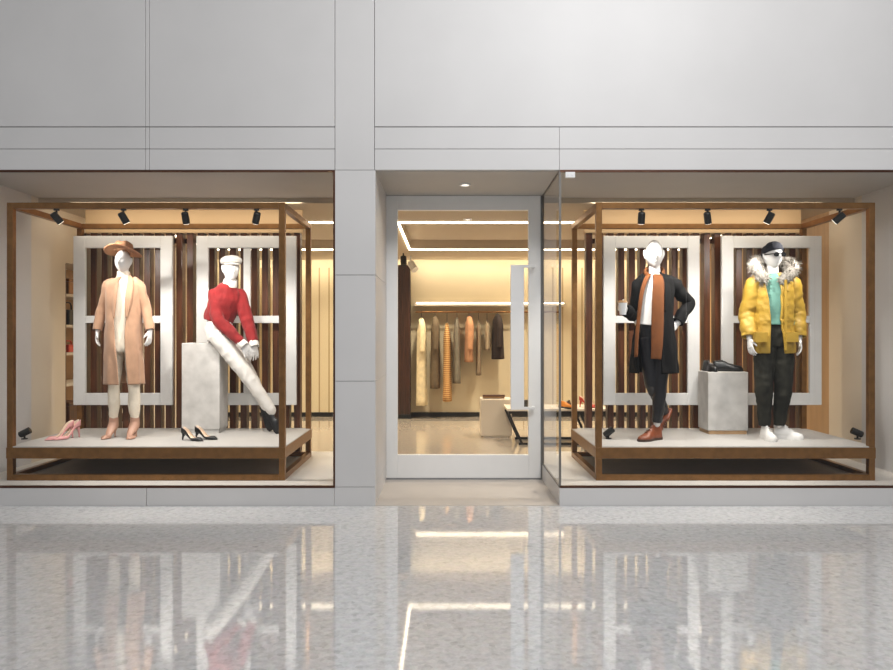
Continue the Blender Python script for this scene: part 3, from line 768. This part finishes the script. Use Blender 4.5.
for i in (0, 1):
    hp, kn, an = J['hip'][i], J['kn'][i], J['an'][i]
    b.sweep([hp, hp.lerp(kn, .5), kn, kn.lerp(an, .4), an + (kn-an)*.04], [.092, .082, .060, .058, .044], n=18)
wrinkle(fuse('trousers', b, F['leather_tr'], root, .006, 3), .005, 11, (1, 1, .6), 8)
b = MB()
shell(b, [(Z(273), 0, .015, .08, .075, X(649), X(662)), (Z(277), .0, .01, .145, .09, X(646), X(664)), (Z(282), .008, .005, .178, .11, X(643), X(663.5)), (Z(300), .008, .01, .160, .13, X(640.5), X(663)),
          (Z(322), .004, .01, .163, .142, X(640), X(662.5)), (Z(345), .0, .01, .195, .15, X(640), X(662)), (Z(373), .0, .01, .215, .155, X(641), X(661.5))], fold=.05, nf=7, ph=1)
for i, sg in ((0, -1), (1, 1)):
    sh, el, wr = J['sh'][i], J['el'][i], J['wr'][i]
    sleeve(b, [sh + Vector((-sg*.05, 0, .04)), sh + Vector((sg*.005, 0, .008)), sh.lerp(el, .5), el, el.lerp(wr, .5), el.lerp(wr, .93)], [.05, .060, .056, .052, .048, .044], wr=.03)
wrinkle(obj('coat', b, F['coat'], root, smooth=True, solid=.012), .014, 9, (1, 1, .45), 2)
b = MB()
ribbon(b, [l3(658, 275, -.06), l3(659, 283, -.125), l3(658.5, 300, -.155), l3(658, 325, -.165), l3(657.5, 345, -.17), l3(656.5, 359, -.165)], [.045, .052, .055, .056, .052, .047], [.012]*6, (1, 0, 0))
ribbon(b, [l3(649.5, 274, -.06), l3(645.5, 282, -.105), l3(642, 295, -.14), l3(639.5, 315, -.15), l3(637.5, 335, -.158), l3(636.5, 357, -.155)], [.022, .02, .018, .017, .017, .016], [.011]*6, (1, -.3, 0))
ribbon(b, [l3(649, 277, -.07), l3(645.5, 272.5, .0), l3(648.5, 269.5, .06), l3(655, 268.5, .085), l3(661.5, 269.5, .06), l3(664, 272.5, .0), l3(660.5, 278, -.075)], [.028]*7, [.014]*7, (0, 0, 1))
obj('scarf', b, F['rust'], root, smooth=True)
b = MB()
ribbon(b, [l3(664, 275, -.03), l3(667, 283, -.10), l3(668, 296, -.128), l3(665.5, 312, -.14)], [.016, .032, .034, .008], [.006]*4, (1, .35, 0))
obj('lapels', b, F['coat'], root, smooth=True)
closed_shoe(root, F['boot'], F['sole'], .30, .054, .125, place((J['an'][1].x+.045, J['an'][1].y+.05, 0), -.95), laces=F['sole'], part='boot')
an, to = J['an'][0], J['toe'][0]; d = (to-an).normalized()
zax = Vector((.75, -.55, .45)); yax = -d; xax = yax.cross(zax).normalized(); zax = xax.cross(yax)
R = Matrix((xax, yax, zax)).transposed().to_4x4(); R.translation = an - d*.06 - zax*.055
closed_shoe(root, F['boot'], F['sole'], .285, .052, .10, R, laces=F['sole'], part='boot')
wr = J['wr'][0]; hd_ = Vector((-.62, -.75, .15)).normalized()
cup_c = b0 + wr + hd_*.078 + Vector((.018, -.045, -.02))
r = thing('paper_cup', cup_c - Vector((0, 0, .055)), 'small white cup with tan lid in the hand of the black coated mannequin', 'cup')
b = MB(); b.cyl((0, 0, 0), (0, 0, .105), .028, .039, 24); obj('cup', b, M['white'], r, smooth=False)
b = MB(); b.sweep([(0, 0, .105), (0, 0, .112), (0, 0, .113), (0, 0, .124)], [.042, .042, .036, .034], n=24, sub=1); obj('lid', b, M['tan'], r)

# ---- mannequin in the yellow parka
Y4 = .65; b0 = Vector((at(773, 430, Y4).x, Y4, DZ))
def l4(px, py, dy=0): q = at(px, py, Y4+dy) - b0; return Vector((q.x, dy, q.z))
root = thing('mannequin', b0, 'white mannequin in yellow parka with fur hood, dark beanie and sunglasses', 'mannequin', 'shop window mannequins')
J = dict(pelvis=l4(774, 332), chest=l4(774, 294, 0), neck=l4(773, 273, -.01), head=l4(773, 256, -.03),
         sh=[l4(756, 286), l4(791, 286)], el=[l4(748, 314, .03), l4(797, 314, .03)], wr=[l4(750, 339, -.07), l4(800, 339, -.05)],
         hand=[((0, -.25, -1), (1, .2, 0), (.2, -1, 0), .4), ((0, -.2, -1), (-1, .2, 0), (-.2, -1, 0), .4)],
         hip=[l4(765, 340), l4(783, 340)], kn=[l4(764.5, 384, -.03), l4(784, 384, -.03)], an=[l4(765, 425, .03), l4(779.5, 425, .03)],
         toe=[l4(765, 436, -.12), l4(792, 436, -.08)])
body, H4 = mannequin_body(J, root, .235, .22, 0)
X = lambda px: l4(px, 300, -.13).x; Z = lambda py: l4(100, py).z
b = MB()
b.sweep([l4(776, 325), l4(776, 318), l4(775, 300), l4(774, 288), l4(773.5, 280), l4(773, 273.5)], [.165, .155, .158, .155, .11, .06], [.12, .115, .118, .10, .085, .062], side=(1, 0, 0), n=30, cap=False)
wrinkle(obj('sweater', b, F['teal'], root, smooth=True, solid=.006), .012, 12, (1, 1, .8), 9)
b = MB()
b.sweep([l4(774, 323), l4(774, 332), l4(774, 346)], [.145, .16, .14], [.105, .115, .105], side=(1, 0, 0), n=24)
for i in (0, 1):
    hp, kn, an = J['hip'][i], J['kn'][i], J['an'][i]
    b.sweep([hp, hp.lerp(kn, .35), kn, kn.lerp(an, .5), an], [.10, .096, .080, .066, .05], n=18)
wrinkle(fuse('trousers', b, F['olive'], root, .006, 3), .010, 10, (1, 1, .8), 5)
b = MB()
shell(b, [(Z(274), 0, .02, .085, .075, X(766), X(781)), (Z(278), 0, .015, .15, .10, X(766), X(782)), (Z(284), 0, .01, .185, .125, X(767.5), X(782)), (Z(300), 0, .01, .178, .145, X(770), X(781.5)),
          (Z(318), .0, .01, .175, .148, X(771.5), X(781)), (Z(328), .0, .01, .178, .15, X(771.5), X(782)), (Z(353), .0, .01, .195, .16, X(770.5), X(785))], fold=.02, nf=6, puff=.03, pn=6)
for i, sg in ((0, -1), (1, 1)):
    sh, el, wr = J['sh'][i], J['el'][i], J['wr'][i]
    sleeve(b, [sh + Vector((-sg*.06, 0, .045)), sh + Vector((sg*.01, 0, .012)), sh.lerp(el, .5), el, el.lerp(wr, .55), wr + Vector((0, .01, .02))], [.055, .068, .070, .066, .06, .05], puff=.05, pn=7)
pk = wrinkle(obj('parka', b, F['yellow'], root, smooth=True, solid=.02), .010, 14, (1, 1, 1.2), 3)
b = MB()
b.box(X(783.5), X(786), -.165, -.15, Z(350), Z(281))
for (cx_, zz) in ((760, 336), (791, 336)): b.box(X(cx_-6), X(cx_+6), -.172, -.12, Z(zz+6), Z(zz-4))
for zz in (292, 306, 320, 334): b.cyl((X(787), -.17, Z(zz)), (X(787), -.155, Z(zz)), .008, n=12)
obj('placket_and_pockets', b, F['yellow'], root, bevel=.006)
path = spline([tuple(l4(*q)) for q in ((764, 278, -.10), (756, 267, -.06), (757, 262, .03), (764, 262, .10), (774, 263, .125), (785, 262, .10), (793, 265, .03), (793, 270, -.06), (784, 280, -.11))], 6)
b = MB(); b.sweep(path, .05, n=14, sub=1, round_ends=True)
rnd = random.Random(3)
for k in range(1500):
    q = Vector(path[rnd.randrange(len(path))]); dv = Vector((rnd.gauss(0, 1), rnd.gauss(0, 1), rnd.gauss(0, 1))).normalized()
    p0 = q + dv*.044 + Vector((rnd.uniform(-.01, .01), 0, 0)); p1 = q + dv*(.072+.022*rnd.random()) + Vector((rnd.uniform(-.012, .012), rnd.uniform(-.01, .01), -.008))
    u = dv.orthogonal().normalized()*.005; v = dv.cross(u)
    b.add([p0+u, p0-u*.5+v*.9, p0-u*.5-v*.9, p1], [(0, 1, 3), (1, 2, 3), (2, 0, 3)])
o = obj('fur_trim', b, F['fur'], root, normals=False); o['kind'] = 'stuff'; o['label'] = 'pale grey fur hood trim'
b = MB(); b.M = H4; n = 36; rg = []
for r_, z in ((.083, .034), (.0875, .04), (.088, .06), (.084, .065), (.082, .088), (.068, .112), (.04, .128), (.012, .132)):
    rg.append([(r_*math.cos(2*PI*j/n)*(1+.012*math.cos(12*PI*j/n*1.5)), .008 + r_*1.24*math.sin(2*PI*j/n), z - .006 - .020*math.sin(2*PI*j/n)*(1 if z < .07 else .4) - .012*(math.sin(2*PI*j/n) > 0)) for j in range(n)])
b.rings(rg); obj('beanie', b, F['beanie'], root, smooth=True)
b = MB(); b.M = H4
for sx in (-1, 1):
    b.sweep([(sx*.034, -.104, .004), (sx*.034, -.098, .004)], [.030, .028], [.021, .02], side=(1, 0, 0), n=20, sub=1)
    b.bar((sx*.062, -.100, .010), (sx*.082, .01, .010), .005, .008)
b.bar((-.012, -.108, .010), (.012, -.108, .010), .005, .006)
obj('sunglasses', b, F['sunglass'], root)
for i, rz, off in ((0, .02, 0), (1, 1.0, -.025)):
    an = J['an'][i]
    closed_shoe(root, F['rubber'], F['rubber'], .25, .044, .115, place((an.x+off, an.y+.05, 0), rz), laces=F['whitec'], sole_t=.03, part='sneaker')

# ------------------------------------------------------------------ shoes on show
def pump_thing(px, py, y, rz, m_up, label, group, L=.235, hh=.085):
    q = at(px, py, y); r = thing('high_heel_shoe', (q.x, y, DZ), label, 'shoe', group, rz)
    pump(None, r, m_up, F['palein'], L, hh)
pump_thing(74, 433, .76, -.62, F['pink'], 'pink high heel shoe nearest the left post of the left stage', 'pink high heels', .26, .105)
pump_thing(80.5, 432, .80, -.45, F['pink'], 'pink high heel shoe nearer the mannequin in the tan coat', 'pink high heels', .26, .105)
pump_thing(182.5, 436, .62, 1.15, F['blackl'], 'black high heel shoe in front of the tall pedestal, left of its pair', 'black high heels', .25, .06)
pump_thing(196, 436, .70, 1.2, F['blackl'], 'black high heel shoe in front of the tall pedestal, right of its pair', 'black high heels', .25, .06)
pz = DZ+.604
for (x, y, rz, lab) in ((2.66, 1.19, 1.2, 'black lace-up shoe on the short pedestal, toe pointing right'), (2.59, 1.245, .12, 'black lace-up shoe on the short pedestal, toe pointing forward')):
    r = thing('lace_up_shoe', (x, y, pz), lab, 'shoe', 'black lace-up shoes', rz)
    closed_shoe(r, F['blackl'], M['black'], .28 if rz > 1 else .25, .037, .088, None, laces=M['under'], lining=M['dark_base'])

# ------------------------------------------------------------------ store interior
r = thing('wood_column', (-.735, 6.42, 0), 'dark brown wooden panel column seen at the left of the glass door', 'column')
b = MB(); b.box(-.13, .115, -.16, .14, 0, 2.62); obj('shaft', b, M['dark_wood'], r, bevel=.004)
b = MB(); b.box(-.14, .125, -.17, .14, 0, .075); obj('foot', b, M['black'], r)

YR = 6.30
def sx(px, Y=YR): return (px-447)*(6+Y)/720
def sz(py, Y=YR): return 1.425-(py-335)*(6+Y)/720
r = thing('clothes_rail', (sx(470), YR, sz(312)), 'bronze clothes rail on the back wall with garments hanging', 'rail')
b = MB(); b.cyl((sx(416)-sx(470), 0, 0), (sx(560)-sx(470), 0, 0), .014); obj('bar', b, M['bronze'], r)
for px in (418, 492, 556): b = MB(); b.cyl((sx(px)-sx(470), .012, 0), (sx(px)-sx(470), BK-YR-.001, 0), .01); obj('wall_bracket', b, M['bronze'], r)
r = thing('lit_shelf', (sx(480), 6.45, sz(306)), 'thin wall shelf with a bright warm light line above the clothes rail', 'shelf')
b = MB(); b.box(sx(415)-sx(480), sx(566)-sx(480), -.2, .15, 0, .035); b.box(sx(415)-sx(480), sx(566)-sx(480), -.2, .15, .058, .076); b.box(sx(415)-sx(480), sx(566)-sx(480), .13, .15, .035, .058); obj('board', b, M['cream_side'], r)
b = MB(); b.box(sx(417)-sx(480), sx(564)-sx(480), -.195, -.15, .036, .056); obj('light_line', b, M['strip'], r)

G = {n: mat('garment_'+n, c, .85, var=.12, scale=10, bump=.25, bscale=20) for n, c in dict(pale='#ead9b0', olive='#6a5a44', grey='#7d7565', peach='#bd8a64', taupe='#8d7a62', dark='#2c1f18', beige='#a89478').items()}
def plaid():
    m = mat('garment_plaid', '#c98a3c', .85); nt = m.node_tree; p = nt.nodes['Principled BSDF']
    tc = nt.nodes.new('ShaderNodeTexCoord'); wv = nt.nodes.new('ShaderNodeTexWave'); wv.bands_direction = 'Z'; wv.inputs['Scale'].default_value = 9.0
    nt.links.new(tc.outputs['Object'], wv.inputs['Vector'])
    cr = nt.nodes.new('ShaderNodeValToRGB'); cr.color_ramp.elements[0].color = lin('#a8642c'); cr.color_ramp.elements[1].color = lin('#e3bd7c')
    nt.links.new(wv.outputs['Fac'], cr.inputs[0]); nt.links.new(cr.outputs[0], p.inputs['Base Color']); return m
G['plaid'] = plaid()
def garment(px, top, bot, wpx, m, label, sleeve_=True, dy=0.0):
    x = sx(px); z = sz(312); h0, h1 = sz(top)-z, sz(bot)-z; w_ = wpx/58.5/2*.86
    r = thing('hanging_garment', (x, YR+dy*0, z), label, 'garment', 'garments on the back wall rail')
    b = MB(); b.sweep([(0, 0, .0), (0, .0, .018), (0, .015, .02), (0, .018, -.01), (0, 0, -.045), (0, 0, h0)], .004, n=8, sub=3)
    b.bar((0, -.17, h0-.02), (0, 0, h0+.01), .012); b.bar((0, .17, h0-.02), (0, 0, h0+.01), .012)
    obj('hanger', b, M['black'], r)
    b = MB(); rg = []; n = 28
    for k in range(15):
        s = k/14; zz = h0 + (h1-h0)*s
        ry = .20*(min(1, .30+s*7))*(1-.12*s); rx = w_*(min(1, .35+s*4))*(.82+.18*s)
        rg.append([(rx*math.cos(t)*(1+.14*s*math.sin(5*t+px)), ry*math.sin(t)*(1+.05*s*math.sin(9*t)), zz) for t in [2*PI*j/n for j in range(n)]])
    b.rings(rg); obj('cloth', b, m, r, smooth=True)
    if sleeve_:
        for sg in (-1, 1):
            b = MB(); b.sweep([(0, sg*.14, h0-.04), (w_*.25, sg*.21, h0-.16), (w_*.3, sg*.22, h0-.36), (w_*.2, sg*.215, max(h0-.58, h1))], [.045, .052, .05, .042], [.04]*4, n=12); obj('sleeve', b, m, r, smooth=True)
garment(422, 318, 405, 13, G['pale'], 'long pale yellow coat, leftmost on the back wall rail')
garment(435.5, 316, 388, 11, G['olive'], 'olive brown coat hanging beside the long pale coat')
garment(447.5, 323, 401, 10, G['plaid'], 'orange and cream checked long garment on the back wall rail', False)
garment(457.5, 318, 383, 9, G['grey'], 'grey patterned dress between the checked and the peach garments', False)
garment(469.5, 316, 362, 10, G['peach'], 'peach orange shirt hanging on the back wall rail')
garment(479, 321, 375, 6, G['taupe'], 'slim taupe garment right of the peach shirt', False)
garment(487.5, 321, 350, 6, G['beige'], 'short beige top between the taupe and the black garments', False)
garment(498, 314, 359, 14, G['dark'], 'black brown jacket hanging nearest the door handle')

r = thing('ceiling_spotlight', (sx(401, 4.9), 5.6, CE), 'black ceiling spotlight at the top left of the door glass', 'spotlight')
b = MB(); b.cyl((0, 0, 0), (0, 0, -.08), .012); b.cyl((0, 0, -.06), (.01, -.05, -.2), .05); obj('can', b, M['black'], r)
r = thing('ceiling_spotlight', (sx(408.5, 5.2), 6.0, CE), 'white ceiling spotlight above the dark wood column', 'spotlight')
b = MB(); b.cyl((0, 0, 0), (0, 0, -.14), .012); b.cyl((0, 0, -.12), (.08, -.08, -.24), .06); obj('can', b, M['white'], r)

# pale plinth and low table with shoes
YT = 3.6
r = thing('display_cube', (sx(496, 4.15), 4.15, 0), 'pale cube plinth beside the low shoe table, seen through the door', 'plinth')
b = MB(); b.box(-.215, .215, -.2, .2, .03, .535); obj('block', b, M['cream_side'], r, bevel=.006)
b = MB(); b.box(-.18, .18, -.18, .18, 0, .03); obj('foot', b, M['cream_side'], r)
TX0, TX1 = sx(506, YT), sx(606, YT); TZ = .47; cx = (TX0+TX1)/2; hw = (TX1-TX0)/2
r = thing('low_table', (cx, YT, 0), 'low display table with dark splayed metal legs behind the right window', 'table')
b = MB(); b.box(-hw, hw, -.3, .3, TZ-.03, TZ); obj('tabletop', b, M['cream_side'], r, bevel=.004)
b = MB(); b.box(-hw+.02, hw-.02, -.28, .28, TZ-.065, TZ-.03); obj('apron', b, M['black'], r)
for s_ in (-1, 1):
    for yy in (-.25, .25):
        b = MB(); b.bar((s_*(hw-.38 if s_ > 0 else hw-.02), yy, TZ-.065), (s_*(hw-.2), yy, .0), .03); obj('leg', b, M['black'], r)
b = MB(); b.box(-hw+.15, hw-.15, -.27, -.23, .0, .03); b.box(-hw+.15, hw-.15, .23, .27, 0, .03); obj('stretcher', b, M['black'], r)
def small_shoe(px, y, rz, m, lab, kind=0):
    r = thing('shoe', (sx(px, y), y, TZ), lab, 'shoe', 'shoes on the low table', rz)
    if kind: pump(None, r, m, F['palein'], .24, .085)
    else: closed_shoe(r, m, M['black'], .25, .042, .075, None)
F['orange'] = mat('orange_suede', '#c97a1c', .7, var=.06); F['redl'] = mat('red_leather', '#c2402e', .4, var=.05)
small_shoe(560, 3.5, .5, F['orange'], 'orange shoe on the low table just right of the glass corner')
small_shoe(570, 3.6, -.4, F['blackl'], 'small black shoe on the low table between orange and red shoes')
small_shoe(580, 3.55, .9, F['redl'], 'red high heel shoe on the low table, left of its pair', 1)
small_shoe(586, 3.7, .8, F['redl'], 'red high heel shoe on the low table, right of its pair', 1)
r = thing('small_box', (sx(526, YT), YT, TZ), 'small dark box on the low table behind the door handle', 'box')
b = MB(); b.box(-.045, .045, -.045, .045, 0, .075); obj('base', b, M['dark_base'], r, bevel=.003)
b = MB(); b.box(-.048, .048, -.048, .048, .06, .09); obj('lid', b, M['dark_base'], r, bevel=.003)
r = thing('tan_bag', (sx(494, 4.15), 4.15, .535), 'flat tan clutch bag on the pale cube plinth', 'bag')
b = MB(); b.sweep([(-.15, 0, .022), (-.1, 0, .024), (.1, 0, .024), (.15, 0, .022)], [.08, .09, .09, .08], [.02, .024, .024, .02], side=(0, 1, 0), n=16); obj('pouch', b, M['tan'], r, smooth=True)
b = MB(); b.box(-.155, .155, -.1, -.02, .03, .052); obj('flap', b, M['wood'], r, bevel=.004)

# wall shelves in the left niche
r = thing('wall_shelf_unit', (-4.275, 2.55, 0), 'cream shelving niche in the left side wall beside the white frame', 'shelf unit')
b = MB(); b.box(-.19, -.18, -.83, .83, .3, 2.19); obj('back_panel', b, M['tan'], r)
b = MB(); b.box(-.18, .19, -.835, -.815, .3, 2.19); b.box(-.18, .19, .815, .835, .3, 2.19); obj('side_panel', b, M['wood'], r)
zs = [.47, .90, 1.236, 1.536, 1.87]
for z in zs:
    b = MB(); b.box(-.18, .19, -.812, .812, z-.03, z); obj('shelf', b, M['cream_side'], r)
lab_i = [('black handbag on the second shelf from the top of the left niche', 3, M['black'], .24), ('red handbag on the third shelf from the top of the left niche', 2, F['redl'], .12),
         ('dark brown box on the lowest shelf of the left niche', 0, M['wood'], .26), ('brown box on the top shelf of the left niche', 4, M['bronze'], .2)]
for lab, k, m, h in lab_i:
    q = thing('handbag' if 'handbag' in lab else 'storage_box', (-4.2, 1.98, zs[k]), lab, 'bag' if 'handbag' in lab else 'box')
    b = MB(); b.box(-.09, .09, -.14, .14, 0, h*.7); obj('base', b, m, q, bevel=.012)
    if 'handbag' in lab:
        b = MB(); b.sweep([(0, -.08, h*.68), (0, -.06, h), (0, .06, h), (0, .08, h*.68)], .008, n=8); obj('handle', b, m, q, smooth=True)
    else:
        b = MB(); b.box(-.095, .095, -.145, .145, h*.7, h*.85); obj('lid', b, m, q, bevel=.006)
